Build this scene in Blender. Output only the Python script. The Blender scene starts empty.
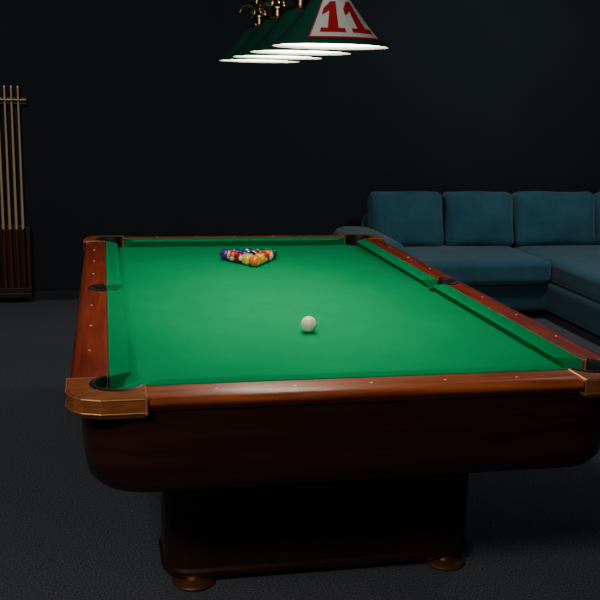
import bpy, bmesh, math, random
from mathutils import Vector, Matrix
random.seed(4)
sc=bpy.context.scene
pi=math.pi
# ---------------------------------------------------------------- materials
def mat(name,col,rough=.5,metal=0,coat=0,noise=None,bump=0,bscale=200,spec=.5,sheen=0,emit=None,es=0,stretch=(1,1,1)):
    m=bpy.data.materials.new(name);m.use_nodes=True
    nt=m.node_tree;b=nt.nodes['Principled BSDF']
    b.inputs['Base Color'].default_value=(*col,1)
    b.inputs['Roughness'].default_value=rough
    b.inputs['Metallic'].default_value=metal
    b.inputs['Coat Weight'].default_value=coat
    b.inputs['Coat Roughness'].default_value=.2
    b.inputs['Specular IOR Level'].default_value=spec
    b.inputs['Sheen Weight'].default_value=sheen
    if emit: 
        b.inputs['Emission Color'].default_value=(*emit,1);b.inputs['Emission Strength'].default_value=es
    tc=nt.nodes.new('ShaderNodeTexCoord')
    if noise:
        c2,scale,lo,hi=noise
        mp=nt.nodes.new('ShaderNodeMapping');mp.inputs['Scale'].default_value=stretch
        nt.links.new(tc.outputs['Object'],mp.inputs[0])
        n=nt.nodes.new('ShaderNodeTexNoise');n.inputs['Scale'].default_value=scale;n.inputs['Detail'].default_value=6
        n.inputs['Roughness'].default_value=.62
        nt.links.new(mp.outputs[0],n.inputs['Vector'])
        r=nt.nodes.new('ShaderNodeValToRGB');r.color_ramp.elements[0].position=lo;r.color_ramp.elements[1].position=hi
        r.color_ramp.elements[0].color=(*col,1);r.color_ramp.elements[1].color=(*c2,1)
        nt.links.new(n.outputs['Fac'],r.inputs[0]);nt.links.new(r.outputs[0],b.inputs['Base Color'])
    if bump:
        n=nt.nodes.new('ShaderNodeTexNoise');n.inputs['Scale'].default_value=bscale;n.inputs['Detail'].default_value=4
        nt.links.new(tc.outputs['Object'],n.inputs['Vector'])
        bp=nt.nodes.new('ShaderNodeBump');bp.inputs['Strength'].default_value=bump;bp.inputs['Distance'].default_value=.004
        nt.links.new(n.outputs['Fac'],bp.inputs['Height']);nt.links.new(bp.outputs[0],b.inputs['Normal'])
    return m
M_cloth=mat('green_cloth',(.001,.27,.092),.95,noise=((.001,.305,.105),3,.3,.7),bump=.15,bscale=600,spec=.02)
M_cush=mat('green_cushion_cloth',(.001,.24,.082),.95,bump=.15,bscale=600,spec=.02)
M_railx=mat('mahogany_rail_x_lit',(.20,.034,.009),.42,coat=.15,noise=((.46,.105,.022),9,.35,.7),stretch=(.35,5,5),spec=.3)  # orange tone of lit wood painted into the end rails; side rails stay redder
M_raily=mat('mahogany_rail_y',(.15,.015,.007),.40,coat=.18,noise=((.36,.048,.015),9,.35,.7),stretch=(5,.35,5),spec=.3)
M_corner=mat('corner_wood',(.20,.05,.013),.40,coat=.2,noise=((.38,.115,.03),12,.35,.7),stretch=(1,3,3),spec=.35)
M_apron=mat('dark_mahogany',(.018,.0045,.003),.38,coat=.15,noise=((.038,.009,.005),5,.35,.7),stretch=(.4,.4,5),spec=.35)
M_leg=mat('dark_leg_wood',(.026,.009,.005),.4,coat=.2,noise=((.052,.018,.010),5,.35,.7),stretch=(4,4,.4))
M_trim=mat('copper_trim',(.70,.34,.13),.35,metal=.7)
M_foot=mat('copper_foot',(.36,.15,.06),.35,metal=.8)
M_rubber=mat('pocket_rubber',(.006,.006,.007),.55)
M_pearl=mat('sight_pearl',(.8,.75,.65),.3)
M_brass=mat('brass',(.60,.42,.18),.22,metal=1)
M_shade=mat('shade_green_enamel',(.009,.085,.052),.3,coat=.5)
M_shadein=mat('shade_white_enamel',(.8,.78,.7),.4)
M_diff=mat('lamp_diffuser',(.9,.9,.85),.5,emit=(1,.93,.78),es=18)
M_white=mat('sign_white',(.85,.83,.8),.5)
M_red=mat('sign_red',(.50,.012,.02),.5)
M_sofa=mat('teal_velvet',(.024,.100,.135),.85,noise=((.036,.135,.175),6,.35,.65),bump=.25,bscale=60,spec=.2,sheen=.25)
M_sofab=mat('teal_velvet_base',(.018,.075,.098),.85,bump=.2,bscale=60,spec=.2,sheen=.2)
M_black=mat('black_plastic',(.01,.01,.01),.5)
M_wall=mat('wall_paint_charcoal',(.018,.023,.027),.9,noise=((.022,.027,.032),2,.3,.7),bump=.1,bscale=80,spec=.12)
M_ceil=mat('ceiling_paint',(.03,.034,.038),.9)
M_base=mat('baseboard_paint',(.012,.014,.016),.6)
M_carpet=mat('carpet_slate',(.050,.054,.066),1,noise=((.165,.175,.205),150,.38,.62),bump=.8,bscale=260,spec=.05)
M_ash=mat('cue_ash',(.60,.40,.20),.35,coat=.4,noise=((.72,.52,.28),6,.3,.7),stretch=(8,8,.5))
M_butt=mat('cue_butt_wood',(.06,.018,.009),.3,coat=.5,noise=((.12,.04,.016),6,.3,.7),stretch=(8,8,.5))
M_rackw=mat('cue_rack_wood',(.022,.009,.006),.4,coat=.2,noise=((.045,.018,.010),6,.3,.7),stretch=(6,6,.5))
M_ivory=mat('ball_ivory',(.88,.82,.62),.12,coat=.6)
# ---------------------------------------------------------------- helpers
def obj(name,bm,m,parent=None,smooth=None,loc=None,rot=None):
    me=bpy.data.meshes.new(name)
    bmesh.ops.recalc_face_normals(bm,faces=bm.faces[:])
    bm.to_mesh(me);bm.free()
    o=bpy.data.objects.new(name,me);sc.collection.objects.link(o)
    for k in (m if isinstance(m,(list,tuple)) else [m]): me.materials.append(k)
    if smooth is not None:
        for p in me.polygons:p.use_smooth=True
        if smooth<180:
            try: me.set_sharp_from_angle(angle=math.radians(smooth))
            except Exception: pass
    if loc:o.location=loc
    if rot:o.rotation_euler=rot
    if parent:o.parent=parent
    return o
def empty(name,loc=(0,0,0)):
    e=bpy.data.objects.new(name,None);sc.collection.objects.link(e);e.location=loc;e.empty_display_size=.1;return e
def box(bm,x0,x1,y0,y1,z0,z1,bev=0,seg=2):
    t=bmesh.new();bmesh.ops.create_cube(t,size=1)
    for v in t.verts:
        v.co=Vector(((x0+x1)/2+v.co.x*(x1-x0),(y0+y1)/2+v.co.y*(y1-y0),(z0+z1)/2+v.co.z*(z1-z0)))
    if bev: bmesh.ops.bevel(t,geom=t.edges[:],offset=bev,segments=seg,affect='EDGES',profile=.5)
    merge(bm,t)
def merge(bm,t):
    me=bpy.data.meshes.new('t');t.to_mesh(me);t.free();bm.from_mesh(me);bpy.data.meshes.remove(me)
def loft(bm,rings,cap=True,closed=True):
    R=[[bm.verts.new(p) for p in r] for r in rings]
    n=len(R[0])
    for a,b in zip(R[:-1],R[1:]):
        for i in range(n if closed else n-1):
            bm.faces.new((a[i],a[(i+1)%n],b[(i+1)%n],b[i]))
    if cap: bm.faces.new(R[0][::-1]);bm.faces.new(R[-1])
def rr(hx,hy,r,z,n=10,cx=0,cy=0):
    P=[]
    for sx,sy,a0 in((1,1,0),(-1,1,pi/2),(-1,-1,pi),(1,-1,3*pi/2)):
        for i in range(n+1):
            a=a0+pi/2*i/n
            P.append((cx+sx*(hx-r)+r*math.cos(a),cy+sy*(hy-r)+r*math.sin(a),z))
    return P
def circ(r,z,n=32,cx=0,cy=0): return [(cx+r*math.cos(2*pi*i/n),cy+r*math.sin(2*pi*i/n),z) for i in range(n)]
def lathe(bm,prof,n=32,cx=0,cy=0,cap=True): loft(bm,[circ(r,z,n,cx,cy) for r,z in prof],cap)
def tube(bm,p0,p1,r,n=12,r1=None):
    p0=Vector(p0);p1=Vector(p1);d=(p1-p0).normalized()
    a=d.orthogonal().normalized();b=d.cross(a);r1=r if r1 is None else r1
    loft(bm,[[p0+(a*math.cos(2*pi*i/n)+b*math.sin(2*pi*i/n))*r for i in range(n)],
             [p1+(a*math.cos(2*pi*i/n)+b*math.sin(2*pi*i/n))*r1 for i in range(n)]])
def bool_cut(o,cutter_bm):
    me=bpy.data.meshes.new('cut');bmesh.ops.recalc_face_normals(cutter_bm,faces=cutter_bm.faces[:]);cutter_bm.to_mesh(me);cutter_bm.free()
    c=bpy.data.objects.new('cut',me);sc.collection.objects.link(c)
    md=o.modifiers.new('b','BOOLEAN');md.operation='DIFFERENCE';md.object=c;md.solver='EXACT'
    bpy.context.view_layer.update()
    dg=bpy.context.evaluated_depsgraph_get()
    nm=bpy.data.meshes.new_from_object(o.evaluated_get(dg))
    o.modifiers.clear();o.data=nm
    bpy.data.objects.remove(c);bpy.data.meshes.remove(me)
def bevmod(o,w,seg=3,ang=40):
    m=o.modifiers.new('bev','BEVEL');m.width=w;m.segments=seg;m.limit_method='ANGLE';m.angle_limit=math.radians(ang)
# ---------------------------------------------------------------- TABLE
NX,NY=.635,1.27; BX,BY=.695,1.33; OX,OY=.80,1.435
ZB=.785; ZR=.822
table=empty('pool_table')
PC=[(sx*.672,sy*1.307,.066) for sx in(-1,1) for sy in(-1,1)]
PM=[(sx*.70,0,.058) for sx in(-1,1)]
def pockets_bm(z0,z1,extra=0):
    b=bmesh.new()
    for x,y,r in PC+PM: lathe(b,[(r+extra,z0),(r+extra,z1)],40,x,y)
    return b
bm=bmesh.new();box(bm,-.72,.72,-1.355,1.355,.745,ZB)
bed=obj('bed_cloth',bm,M_cloth,table);bool_cut(bed,pockets_bm(.7,.9))
prof=[(0,.780),(0,.818),(.004,ZR),(.070,ZR+.001),(.088,ZR-.002),(.098,ZR-.007),(.104,ZR-.014),(.105,.803),(.102,.797),(.095,.791),(.085,.780)]
def rail(name,axis,s,a,b,m):
    bm=bmesh.new()
    rings=[]
    for t in (a,b):
        if axis=='x': rings.append([(t,s*(BY+u),z) for u,z in prof])
        else: rings.append([(s*(BX+u),t,z) for u,z in prof])
    loft(bm,rings)
    o=obj(name,bm,m,table,smooth=25);bool_cut(o,pockets_bm(.7,.9,.004))
    for p in o.data.polygons:p.use_smooth=True
    o.data.set_sharp_from_angle(angle=math.radians(25))
    return o
CX=.60;CY=1.245
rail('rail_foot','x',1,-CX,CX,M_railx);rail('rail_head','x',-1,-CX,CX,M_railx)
k=0
for sx in(-1,1):
    for a,b in((-CY,-.0),(.0,CY)):
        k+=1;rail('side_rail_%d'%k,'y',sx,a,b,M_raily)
k=0
for sx in(-1,1):
    for sy in(-1,1):
        k+=1
        g=.005
        P=[(CX,OY+g),(OX-.085,OY+g),(OX-.035,OY-.014),(OX-.014,OY-.034),(OX+g,OY-.085),(OX+g,CY),(BX-.004,CY),(BX-.004,BY-.004),(CX,BY-.004)]
        P=[(sx*x,sy*y) for x,y in P]
        def sc_(p,e):
            c=(sx*.70,sy*1.335);return (p[0]+(c[0]-p[0])*e,p[1]+(c[1]-p[1])*e)
        bm=bmesh.new()
        loft(bm,[[(*sc_(p,.08),.768) for p in P],[(*sc_(p,.02),.777) for p in P],[(*p,.786) for p in P],[(*p,ZR-.006) for p in P],[(*sc_(p,.03),ZR+.003) for p in P]])
        o=obj('corner_casting_%d'%k,bm,M_corner,table);bool_cut(o,pockets_bm(.7,.9,.001));bevmod(o,.002,2)
        bm=bmesh.new()
        box(bm,min(sx*CX,sx*(CX+.007)),max(sx*CX,sx*(CX+.007)),min(sy*(BY+.004),sy*(OY+.0075)),max(sy*(BY+.004),sy*(OY+.0075)),.777,ZR+.0036,.001,1)
        box(bm,min(sx*(BX+.004),sx*(OX+.0075)),max(sx*(BX+.004),sx*(OX+.0075)),min(sy*CY,sy*(CY+.007)),max(sy*CY,sy*(CY+.007)),.777,ZR+.0036,.001,1)
        a=Vector((sx*.722,sy*1.357,0));b_=Vector((sx*(OX-.022),sy*(OY-.026),0))
        d=(b_-a).normalized();n=Vector((-d.y,d.x,0))*.0022
        loft(bm,[[ (q.x,q.y,z) for q in(a-n,b_-n,b_+n,a+n)] for z in (ZR-.01,ZR+.0042)])
        for zz,e,w in((ZR-.0025,-.004,.0024),(.783,-.006,.0026)):
            q=[Vector((*sc_(p,e),zz)) for p in P[:6]]
            for a,b in zip(q[:-1],q[1:]): tube(bm,a,b,w,8)
        obj('casting_trim_%d'%k,bm,M_trim,table)
def liner(name,x,y,r,a0,span):
    bm=bmesh.new();n=36
    pf=[(r-.001,.64),(r-.002,.79),(r-.006,.818),(r-.004,.8285),(r+.004,.8295),(r+.009,.826),(r+.009,.80)]
    rings=[]
    for i in range(n+1):
        a=a0-span/2+span*i/n
        rings.append([(x+q*math.cos(a),y+q*math.sin(a),z) for q,z in pf])
    loft(bm,rings,cap=False,closed=False)
    lathe(bm,[(r-.001,.64),(r-.0005,.784)],36,x,y,cap=False)
    f=[bm.verts.new(p) for p in circ(r,.64,36,x,y)];bm.faces.new(f)
    obj(name,bm,M_rubber,table,smooth=50)
for i,(x,y,r) in enumerate(PC): liner('pocket_liner_%d'%(i+1),x,y,r,math.atan2(math.copysign(1,y),math.copysign(1,x)),math.radians(215))
for i,(x,y,r) in enumerate(PM): liner('pocket_liner_%d'%(i+5),x,y,r,0 if x>0 else pi,math.radians(170))
def cush(name,axis,s,n0,n1,b0,b1):
    pf=[(0,.787),(0,.8235),(.012,.8235),(.050,.8225),(.057,.8200),(.060,.8155),(.058,.812),(.044,.802),(.036,.7865)]
    bm=bmesh.new();rings=[]
    for e in(0,1):
        ring=[]
        for v,z in pf:
            f=v/.06
            t=(b0*(1-f)+n0*f) if e==0 else (b1*(1-f)+n1*f)
            ring.append((t,s*(BY-v),z) if axis=='x' else (s*(BX-v),t,z))
        rings.append(ring)
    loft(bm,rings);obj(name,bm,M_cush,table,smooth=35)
for i,s in enumerate((-1,1)): cush('end_cushion_%d'%(i+1),'x',s,-NX+.082,NX-.082,-NX+.030,NX-.030)
k=0
for s in(-1,1):
    for t in(-1,1):
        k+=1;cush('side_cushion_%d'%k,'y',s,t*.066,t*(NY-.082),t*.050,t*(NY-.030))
bm=bmesh.new()
def sight(x,y): lathe(bm,[(.0042,ZR-.002),(.0042,ZR+.0018)],14,x,y)
for s in(-1,1):
    for j in(-2,-1,0,1,2) : sight(j*.21,s*(BY+.055))
    for j in(-3,-2,-1,1,2,3): sight(s*(BX+.055),j*.3175)
obj('rail_sights',bm,M_pearl,table)
bm=bmesh.new()
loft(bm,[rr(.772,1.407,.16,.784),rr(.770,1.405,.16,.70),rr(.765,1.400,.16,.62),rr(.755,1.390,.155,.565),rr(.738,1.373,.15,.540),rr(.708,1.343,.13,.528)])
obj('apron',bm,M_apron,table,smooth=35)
k=0
for s in(-1,1):
    k+=1;bm=bmesh.new();cy=s*.735
    loft(bm,[rr(.530,.165,.09,.03,10,0,cy),rr(.536,.170,.095,.040,10,0,cy),rr(.536,.170,.095,.050,10,0,cy),rr(.528,.162,.09,.058,10,0,cy),rr(.528,.162,.09,.50,10,0,cy),rr(.55,.19,.10,.535,10,0,cy)])
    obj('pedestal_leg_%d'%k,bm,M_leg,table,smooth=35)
    bm=bmesh.new()
    for sx in(-1,1):
        for sy in(-1,1):
            lathe(bm,[(.058,0),(.069,.004),(.071,.010),(.063,.018),(.035,.024),(.03,.036)],28,sx*.435,cy+sy*.138)
    obj('levelling_feet_%d'%k,bm,M_foot,table,smooth=40)
bm=bmesh.new();box(bm,-.12,.12,-.58,.58,.20,.42,.01);obj('stretcher',bm,M_leg,table)
# ---------------------------------------------------------------- BALLS
R=.0286
def ballmat(name,col,stripe):
    m=bpy.data.materials.new(name);m.use_nodes=True;nt=m.node_tree;b=nt.nodes['Principled BSDF']
    b.inputs['Roughness'].default_value=.15;b.inputs['Coat Weight'].default_value=.3
    tc=nt.nodes.new('ShaderNodeTexCoord');sp=nt.nodes.new('ShaderNodeSeparateXYZ');nt.links.new(tc.outputs['Object'],sp.inputs[0])
    def ma(op,a,v):
        n=nt.nodes.new('ShaderNodeMath');n.operation=op;nt.links.new(a,n.inputs[0])
        if v is not None:n.inputs[1].default_value=v
        return n.outputs[0]
    def mix(f,A,B):
        n=nt.nodes.new('ShaderNodeMix');n.data_type='RGBA';nt.links.new(f,n.inputs['Factor'])
        for s,c in(('A',A),('B',B)):
            if isinstance(c,tuple): n.inputs[6 if s=='A' else 7].default_value=(*c,1)
            else: nt.links.new(c,n.inputs[6 if s=='A' else 7])
        return n.outputs[2]
    W=(.80,.76,.66)
    c=col
    if stripe: c=mix(ma('GREATER_THAN',ma('ABSOLUTE',sp.outputs[2],None),R*.6),col,W)
    c=mix(ma('GREATER_THAN',ma('ABSOLUTE',sp.outputs[0],None),R*.91),c,W)
    nt.links.new(c,b.inputs['Base Color']);return m
def ball(name,m,x,y,rot,parent=None):
    bm=bmesh.new();bmesh.ops.create_uvsphere(bm,u_segments=36,v_segments=20,radius=R)
    return obj(name,bm,m,parent,smooth=180,loc=(x,y,ZB+R+.0002),rot=rot)
ball('cue_ball',M_ivory,-.02,-.66,(0,0,0))
cols={1:(.85,.45,.005),2:(.010,.03,.32),3:(.62,.012,.008),4:(.07,.015,.20),5:(.85,.19,.005),6:(.003,.13,.05),7:(.22,.008,.010),8:(.005,.005,.005)}
names={1:'yellow',2:'blue',3:'red',4:'purple',5:'orange',6:'green',7:'maroon',8:'black'}
order=[5, 9,1, 7,8,3, 11,2,15,13, 4,10,12,14,6]
rackE=empty('racked_billiard_balls')
i=0;sp=2*R+.0003
for row in range(5):
    for j in range(row+1):
        n=order[i];i+=1;c=n if n<=8 else n-8
        bm_=ballmat('ball_%s_%s'%(names[c],'stripe' if n>8 else 'solid'),cols[c],n>8)
        rt=(random.uniform(1.1,2.0),random.uniform(-.6,.6),random.uniform(.9,2.2)) if n>8 else (random.uniform(-.5,.5),random.uniform(-.5,.5),random.uniform(0,6))
        ball('ball_%d'%n,bm_,(j-row/2)*sp-.006,.637+row*sp*.866,rt,rackE)
# ---------------------------------------------------------------- LAMP
lamp=empty('billiard_pendant_lamp',(-.022,0,0))
ZL=1.728;YS=[-.88,-.43,.02,.47];SR=.172;ST=.050;SH=.136
def sh_r(t): return SR+(ST-SR)*(t**.85)
for i,y in enumerate(YS):
    bm=bmesh.new()
    lathe(bm,[(SR+.003,ZL-.004),(SR+.004,ZL+.001)]+[(sh_r(t/8)+.002,ZL+.003+SH*t/8) for t in range(9)]+[(.03,ZL+SH+.012)],56,0,y,cap=False)
    obj('shade_%d'%(i+1),bm,M_shade,lamp,smooth=40)
    bm=bmesh.new()
    lathe(bm,[(SR+.003,ZL-.004),(SR-.002,ZL)]+[(sh_r(t/8)-.002,ZL+.002+SH*t/8) for t in range(9)]+[(.004,ZL+SH+.004)],56,0,y,cap=False)
    obj('shade_inner_%d'%(i+1),bm,M_shadein,lamp,smooth=40)
    bm=bmesh.new()
    f=[bm.verts.new(p) for p in circ(SR-.010,ZL+.004,48,0,y)];bm.faces.new(f[::-1])
    obj('diffuser_%d'%(i+1),bm,M_diff,lamp)
    bm=bmesh.new()
    zt=ZL+SH
    lathe(bm,[(.054,zt-.004),(.056,zt+.006),(.038,zt+.012),(.024,zt+.016),(.024,zt+.038),(.032,zt+.042),(.032,zt+.050),(.018,zt+.056),(.012,zt+.07),(.012,zt+.095)],28,0,y)
    obj('socket_cap_%d'%(i+1),bm,M_brass,lamp,smooth=35)
bm=bmesh.new();zb=ZL+SH+.095
tube(bm,(0,YS[0]-.16,zb),(0,YS[-1]+.16,zb),.014,20)
for ye in (YS[0]-.17,YS[-1]+.17,*[(a+b)/2 for a,b in zip(YS[:-1],YS[1:])]):
    t=bmesh.new();bmesh.ops.create_uvsphere(t,u_segments=20,v_segments=12,radius=.028,matrix=Matrix.Translation((0,ye,zb)));merge(bm,t)
for y in YS:
    for s in(-1,1):
      for ax in(0,1):
        prev=None
        for q in range(15):
            a=q/14*pi*1.4
            rr_=.045*(1-q/22)
            o_=s*(.045+rr_*math.cos(a)*.9)
            p=(o_ if ax else 0,y+(0 if ax else o_),zb-.035+rr_*math.sin(a))
            if prev: tube(bm,prev,p,.005,8)
            prev=p
obj('brass_bar',bm,M_brass,lamp,smooth=40)
bm=bmesh.new()
for y in(YS[0]+.22,YS[-1]-.22):
    tube(bm,(0,y,zb),(0,y,2.985),.007,12);lathe(bm,[(.06,3.0),(.06,2.985),(.02,2.965),(.01,2.96)],28,0,y)
obj('hanging_rods',bm,M_brass,lamp,smooth=40)
def onshade(a,t,off):
    r=sh_r(t)+.002+off
    return (r*math.sin(a),YS[0]-r*math.cos(a),ZL+.003+SH*t+off*.4)
AR=.115
def patch(bm,u0,u1,v0,v1,off,n=14,m=8):
    V=[[bm.verts.new(onshade((u0+(u1-u0)*i/n)/AR,v0+(v1-v0)*j/m,off)) for i in range(n+1)] for j in range(m+1)]
    for j in range(m):
        for i in range(n): bm.faces.new((V[j][i],V[j][i+1],V[j+1][i+1],V[j+1][i]))
U0,U1=-.070,.100
bm=bmesh.new();patch(bm,U0,U1,.10,.93,.002);obj('sign_panel',bm,M_white,lamp,smooth=60)
bm=bmesh.new()
for uc in(-.022,.054):
    patch(bm,uc-.011,uc+.015,.26,.86,.004,n=4)
    patch(bm,uc-.028,uc+.031,.19,.28,.004,n=6)
    n=5;V0=[];V1=[]
    for i in range(n+1):
        f=i/n;u=uc-.034+(.024)*f
        V0.append(bm.verts.new(onshade(u/AR,.56+.10*f,.0042)));V1.append(bm.verts.new(onshade(u/AR,.70+.16*f,.0042)))
    for i in range(n): bm.faces.new((V0[i],V0[i+1],V1[i+1],V1[i]))
obj('sign_digits',bm,M_red,lamp)
bm=bmesh.new();patch(bm,U0,U1,.06,.10,.0035);patch(bm,U0,U1,.93,.95,.0035);patch(bm,U0-.003,U0,.06,.95,.0035,n=1);patch(bm,U1,U1+.003,.06,.95,.0035,n=1)
obj('sign_border',bm,M_red,lamp)
# ---------------------------------------------------------------- ROOM
WY=3.72;XL=-3.2;XR=4.6;YF=-5.6;H=3.0
bm=bmesh.new();box(bm,XL,XR,YF,WY,-.1,0);obj('floor',bm,M_carpet)
bm=bmesh.new();box(bm,XL,XR,YF,WY,H,H+.1);obj('ceiling',bm,M_ceil)
bm=bmesh.new();box(bm,XL-.1,XR+.1,WY,WY+.1,0,H);obj('wall_back',bm,M_wall)
bm=bmesh.new();box(bm,XL-.1,XL,YF,WY,0,H);obj('wall_left',bm,M_wall)
bm=bmesh.new();box(bm,XR,XR+.1,YF,WY,0,H);obj('wall_right',bm,M_wall)
bm=bmesh.new();box(bm,XL-.1,XR+.1,YF-.1,YF,0,H);obj('wall_front',bm,M_wall)
bm=bmesh.new();box(bm,XL,XR,WY-.015,WY,0,.07,.003,1);obj('baseboard_back',bm,M_base)
# ---------------------------------------------------------------- CUE RACK
cr=empty('cue_rack',(0,0,0))
rx0,rx1=-1.97,-1.25;ry=WY
bm=bmesh.new()
box(bm,rx0,rx1,ry-.02,ry-.001,.08,.58,.003)
for x in(rx0,rx1-.030): box(bm,x,x+.030,ry-.10,ry-.001,.02,.58,.004)
box(bm,rx0,rx1,ry-.12,ry-.001,.04,.08,.005);box(bm,rx0,rx1,ry-.12,ry-.105,.08,.12,.003)
obj('rack_base',bm,M_rackw,cr)
bm=bmesh.new()
box(bm,rx0-.01,rx1+.01,ry-.018,ry-.001,1.48,1.53,.003)
obj('rack_top_board',bm,M_rackw,cr)
bm=bmesh.new();box(bm,rx0-.01,rx1+.01,ry-.085,ry-.018,1.508,1.52,.004)
obj('rack_top_rail',bm,M_brass,cr)
bm=bmesh.new();b2=bmesh.new();b3=bmesh.new()
for i in range(12):
    x=rx1-.052-i*.0475
    y=ry-.06
    if i in(5,9): continue
    tube(bm,(x,y,.56),(x,y,1.60),.0105,14,.0062)
    tube(b2,(x,y,.08),(x,y,.56),.0145,14,.0105)
    tube(b3,(x,y,1.60),(x,y,1.615),.0062,12,.006)
obj('cue_shafts',bm,M_ash,cr,smooth=40);obj('cue_butts',b2,M_butt,cr,smooth=40);obj('cue_tips',b3,M_white,cr,smooth=40)
# ---------------------------------------------------------------- SOFA
sofa=empty('sectional_sofa')
def cushion(name,c,size,r=.06,puff=.25,rot=(0,0,0),m=M_sofa,pinch=.0,ax=1,n=20,wr=0):
    bm=bmesh.new();bmesh.ops.create_cube(bm,size=2)
    bmesh.ops.subdivide_edges(bm,edges=bm.edges[:],cuts=n,use_grid_fill=True)
    h=Vector(size)/2
    for v in bm.verts:
        q=v.co.copy()
        p=Vector((q.x*h.x,q.y*h.y,q.z*h.z))
        core=Vector([max(-(h[i]-r),min(h[i]-r,p[i])) for i in range(3)])
        d=p-core
        if d.length>1e-9: p=core+d.normalized()*r
        oth=[i for i in range(3) if i!=ax]
        w=(1-q[oth[0]]**2)*(1-q[oth[1]]**2)
        p[ax]*=1+puff*w
        for i in oth:
            j=[k for k in oth if k!=i][0]
            p[i]*=1-pinch*(1-q[j]**2)*.6
        if wr:
            for i in range(3): p[i]+=wr*math.sin(q[(i+1)%3]*4.1+c[0]*7+i)*math.cos(q[(i+2)%3]*3.3+c[0]*5)
        v.co=p
    return obj(name,bm,m,sofa,smooth=180,loc=c,rot=rot)
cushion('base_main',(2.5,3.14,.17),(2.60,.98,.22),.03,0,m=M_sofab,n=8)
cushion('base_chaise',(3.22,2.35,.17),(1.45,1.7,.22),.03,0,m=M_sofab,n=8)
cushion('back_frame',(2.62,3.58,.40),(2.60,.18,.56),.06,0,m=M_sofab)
cushion('arm_left',(1.24,3.12,.32),(.34,1.02,.52),.09,.06,m=M_sofa,ax=2)
cushion('arm_right',(4.02,2.6,.34),(.22,2.1,.58),.07,.0,m=M_sofa,ax=0)
cushion('seat_cushion_1',(1.93,3.02,.36),(1.14,.86,.18),.05,.10,ax=2)
cushion('seat_cushion_2',(3.22,2.45,.36),(1.42,1.88,.18),.05,.08,ax=2)
xs=[1.32,1.925,2.515,3.23];ws=[.60,.585,.705,.60]
for i,(x,w) in enumerate(zip(xs,ws)):
    cushion('back_cushion_%d'%(i+1),(x+w/2,3.40,.648),(w-.002,.17,.455),.065,.38,(math.radians(-14),0,0),pinch=.03,ax=1,wr=.005)
cushion('back_cushion_5',(3.82,2.9,.66),(.17,.62,.44),.075,.35,(0,math.radians(14),0),pinch=.02,ax=0)
bm=bmesh.new()
for x,y in((1.25,2.70),(1.25,3.5),(2.45,2.75),(2.57,1.6),(3.85,1.6),(3.85,3.5)): lathe(bm,[(.02,0),(.028,.07)],16,x,y)
obj('feet',bm,M_black,sofa)
# ---------------------------------------------------------------- LIGHTS
def area(name,loc,size,e,col=(1,1,1),tgt=None):
    l=bpy.data.lights.new(name,'AREA');l.shape='DISK';l.size=size;l.energy=e;l.color=col
    o=bpy.data.objects.new(name,l);sc.collection.objects.link(o);o.location=loc
    if tgt: o.rotation_euler=(Vector(tgt)-Vector(loc)).to_track_quat('-Z','Y').to_euler()
    return o
area('fill_light_sofa',(2.4,1.6,2.95),.5,36,(.88,.95,1),(2.4,3.1,.3))  # added fill above the sofa to brighten its cushions, no fixture behind it
area('fill_light_camera_side',(-1.9,-3.6,2.9),.9,75,(1,.95,.9),(-.6,-.8,0))  # added camera-side fill for the table front and left carpet, not a room lamp
area('fill_light_rack',(-1.7,1.4,2.95),.5,18,(1,.95,.9),(-1.7,3.4,.2))  # added unseen fill that lifts the cue rack and back wall
w=bpy.data.worlds.new('room_world');sc.world=w;w.use_nodes=True
w.node_tree.nodes['Background'].inputs[0].default_value=(.02,.025,.03,1)
# ---------------------------------------------------------------- CAMERA
cx,cy,cz,yaw,pit,rol,f=-.6972,-3.7835,1.5723,.2036,.2079,.0214,958.54
fw=Vector((math.sin(yaw)*math.cos(pit),math.cos(yaw)*math.cos(pit),-math.sin(pit)))
r0=Vector((math.cos(yaw),-math.sin(yaw),0));u0=r0.cross(fw)
r_=math.cos(rol)*r0+math.sin(rol)*u0;u_=-math.sin(rol)*r0+math.cos(rol)*u0
cam=bpy.data.cameras.new('camera');co=bpy.data.objects.new('camera',cam);sc.collection.objects.link(co)
cam.sensor_width=36;cam.sensor_fit='HORIZONTAL';cam.lens=f*36/600
co.matrix_world=Matrix(((r_.x,u_.x,-fw.x,cx),(r_.y,u_.y,-fw.y,cy),(r_.z,u_.z,-fw.z,cz),(0,0,0,1)))
sc.camera=co
